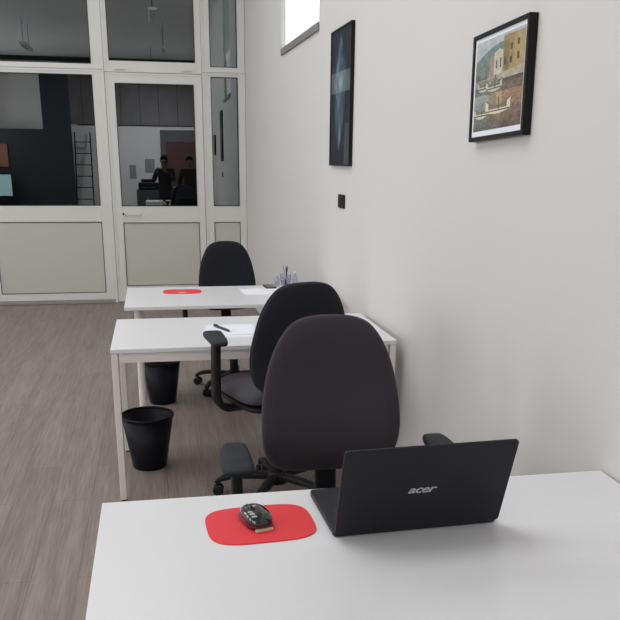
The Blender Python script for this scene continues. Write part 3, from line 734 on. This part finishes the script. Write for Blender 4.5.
# ------------------------------------------------------------------ people behind the viewpoint, mirrored in the door glass
def skin(name, chains, m, parent=None, root=0):
    verts, rad, edges = [], [], []; idx = {}
    for ch in chains:
        prev = None
        for key, co, r in ch:
            if key not in idx: idx[key] = len(verts); verts.append(co); rad.append(r)
            if prev is not None: edges.append((prev, idx[key]))
            prev = idx[key]
    me = bpy.data.meshes.new(name); me.from_pydata(verts, edges, []); o = bpy.data.objects.new(name, me); C.objects.link(o)
    o.modifiers.new('skin', 'SKIN')
    for i, v in enumerate(me.skin_vertices[0].data): v.radius = rad[i] if isinstance(rad[i], tuple) else (rad[i], rad[i]); v.use_root = (i == 0)
    s = o.modifiers.new('sub', 'SUBSURF'); s.levels = 2; s.render_levels = 2
    dg = bpy.context.evaluated_depsgraph_get(); dg.update(); me2 = bpy.data.meshes.new_from_object(o.evaluated_get(dg)); bpy.data.objects.remove(o)
    for p in me2.polygons: p.use_smooth = True
    me2.materials.clear(); me2.materials.append(m); o = bpy.data.objects.new(name, me2); C.objects.link(o); o.parent = parent; return o
def person(label, loc, rz, raised, sc__=1.0):
    """faces +y"""
    t = thing('person', label, 'person', loc, rz); t.scale = (sc__,)*3
    def arm(s, g):
        up = raised
        sh = (s*.175, -.02, 1.315); el = (s*.235, .10, 1.10) if up else (s*.25, -.03, 1.03); wr = (s*.10-.0, .33, 1.30) if up else (s*.26, .05, .80)
        return sh, el, wr
    chains = [[('pel', (0, 0, .88), (.15, .11)), ('wst', (0, 0, 1.04), (.13, .095)), ('che', (0, -.01, 1.22), (.155, .105)), ('nb', (0, -.015, 1.355), .055), ('nk', (0, 0, 1.42), .05), ('hd', (0, .02, 1.50), (.072, .088)), ('ht', (0, .015, 1.58), (.062, .08))]]
    for s, n in ((-1, 'l'), (1, 'r')):
        sh, el, wr = arm(s, n); w = Vector(wr); d = (w-Vector(el)).normalized()
        hand = w+d*.05; side = Vector((-s, 0, 0)) if raised else Vector((0, 1, 0))
        chains.append([('che', 0, 0), (n+'sh', sh, .058), (n+'el', el, .042), (n+'wr', wr, .026), (n+'ha', tuple(hand), (.034, .02))])
        perp = d.cross(side).normalized()
        for k in range(4):
            o_ = perp*((k-1.5)*.019); f1 = hand+o_+d*.035; f2 = f1+d*(.022+.004*(1 if k in (1, 2) else 0))+side*.008; f3 = f2+d*.012+side*.014
            chains.append([(n+'ha', 0, 0), (n+'a%d' % k, tuple(f1), .0085), (n+'b%d' % k, tuple(f2), .008), (n+'c%d' % k, tuple(f3), .007)])
        tb = w+d*.02+perp*.03+side*.01; chains.append([(n+'ha', 0, 0), (n+'t1', tuple(tb), .01), (n+'t2', tuple(tb+d*.03+side*.012+perp*.006), .009)])
        chains.append([('pel', 0, 0), (n+'hip', (s*.09, 0, .80), .085), (n+'kn', (s*.10, .01, .46), .055), (n+'an', (s*.105, -.02, .09), .036), (n+'ft', (s*.115, .12, .035), (.04, .03))])
    body = skin('body', chains, M_skin, t)
    j = [[('plo', (0, 0, .80), (.17, .13)), ('pel', (0, 0, .90), (.17, .13)), ('wst', (0, 0, 1.04), (.148, .11)), ('che', (0, -.01, 1.22), (.17, .12)), ('nb', (0, -.012, 1.35), .075)]]
    for s, n in ((-1, 'l'), (1, 'r')):
        sh, el, wr = arm(s, n); w = Vector(el).lerp(Vector(wr), .93); j.append([('che', 0, 0), (n+'sh', sh, .072), (n+'el', el, .056), (n+'wr', tuple(w), .040)])
    skin('jacket', j, M_cloth, t)
    p = [[('pel', (0, 0, .95), (.158, .12)), ('pl2', (0, 0, .84), (.155, .12))]]
    for s, n in ((-1, 'l'), (1, 'r')): p.append([('pl2', 0, 0), (n+'hip', (s*.09, 0, .76), .095), (n+'kn', (s*.10, .01, .46), .068), (n+'an', (s*.105, -.02, .10), .052)])
    skin('trousers', p, M_jeans, t)
    for s in (-1, 1):
        skin('shoe', [[('a', (s*.105, -.035, .048), .046), ('b', (s*.11, .05, .044), .042), ('c', (s*.117, .16, .036), (.045, .033))]], M_shoe, t)
    # hair and face
    bm = bmesh.new(); bmesh.ops.create_uvsphere(bm, u_segments=28, v_segments=18, radius=1)
    kill = [v for v in bm.verts if (v.co.y > .35 and v.co.z < .45) or v.co.z < -.75]; bmesh.ops.delete(bm, geom=kill, context='VERTS')
    for v in bm.verts: v.co = Vector((v.co.x*.092, v.co.y*.108-.002, v.co.z*.112+1.555))
    obj('hair', bm, M_hair, t, smooth=True)
    for s in (-1, 1):
        bm = bmesh.new(); bmesh.ops.create_uvsphere(bm, u_segments=12, v_segments=8, radius=.011); obj('eye', bm, M_lampb, t, smooth=True, M=Matrix.Translation((s*.030, .098, 1.535)))
        bm = bmesh.new(); bmesh.ops.create_uvsphere(bm, u_segments=12, v_segments=8, radius=.02); obj('ear', bm, M_skin, t, smooth=True, M=Matrix.Translation((s*.080, .01, 1.52)) @ Matrix.Diagonal((.4, .8, 1.4, 1)))
    bm = bmesh.new(); sweep(bm, [(0, .095, 1.535), (0, .112, 1.505), (0, .100, 1.495)], [(.014, .010), (.022, .018), (.018, .008)], up=Vector((1, 0, 0))); obj('nose', bm, M_skin, t, smooth=True)
    bm = bmesh.new(); sweep(bm, catmull([(-.022, .088, 1.468), (0, .099, 1.466), (.022, .088, 1.468)], 4), (.008, .008), up=Vector((0, 0, 1))); obj('mouth', bm, M_terra, t, smooth=True)
    return t
person('person in dark clothes with both hands raised, mirrored in the door glass', (.26, -.62, 0), math.radians(14), True, .985)
person('person in dark clothes standing with arms down, mirrored at the right of the door glass', (.86, -1.5, 0), math.radians(0), False, .98)

# ------------------------------------------------------------------ light
w = bpy.data.worlds.new('sky'); sc.world = w; w.use_nodes = True
bg = w.node_tree.nodes['Background']; bg.inputs[0].default_value = (.93, .97, 1, 1); bg.inputs[1].default_value = 3.0
for i, (a, b) in enumerate(LW):
    l = bpy.data.lights.new('daylight', 'AREA'); l.shape = 'RECTANGLE'; l.size = b-a-.1; l.size_y = LZ1-LZ0-.1; l.energy = 75 if i > 1 else 190; l.color = (1, .965, .968)  # stronger in the first two, the windows added for the back wall
    o = bpy.data.objects.new('daylight', l); C.objects.link(o); o.location = (XL-.2, (a+b)/2, (LZ0+LZ1)/2); o.rotation_euler = (0, -PI/2, 0)

for i, (a, b) in enumerate(SK):
    l = bpy.data.lights.new('added_rooflight', 'AREA'); l.shape = 'RECTANGLE'; l.size = SX1-SX0; l.size_y = b-a; l.energy = (110, 90, 55)[i]; l.color = (1, .97, .98)  # area light above each added roof opening
    o = bpy.data.objects.new('added_rooflight', l); C.objects.link(o); o.location = ((SX0+SX1)/2, (a+b)/2, H+.12)
# ------------------------------------------------------------------ camera
cam = bpy.data.cameras.new('camera'); co = bpy.data.objects.new('camera', cam); C.objects.link(co); sc.camera = co
cam.sensor_fit = 'HORIZONTAL'; cam.sensor_width = 36; cam.lens = 36*800/620; cam.shift_y = (413.33-310)/620; cam.clip_start = .02; cam.clip_end = 100
yaw, pit, rol = 0.188676680, 0.306813128, 0.00929844204
f = Vector((math.sin(yaw)*math.cos(pit), math.cos(yaw)*math.cos(pit), -math.sin(pit))); r = Vector((math.cos(yaw), -math.sin(yaw), 0)); u = r.cross(f)
c_, s_ = math.cos(rol), math.sin(rol); R1 = c_*r+s_*u; U1 = -s_*r+c_*u
co.matrix_world = Matrix(((R1.x, U1.x, -f.x, 0), (R1.y, U1.y, -f.y, 0), (R1.z, U1.z, -f.z, 1.558), (0, 0, 0, 1)))
vs = sc.view_settings; sc.display_settings.display_device = 'sRGB'; vs.view_transform = 'Standard'; vs.look = 'None'; vs.gamma = 1; vs.use_curve_mapping = False; vs.exposure = -0.94
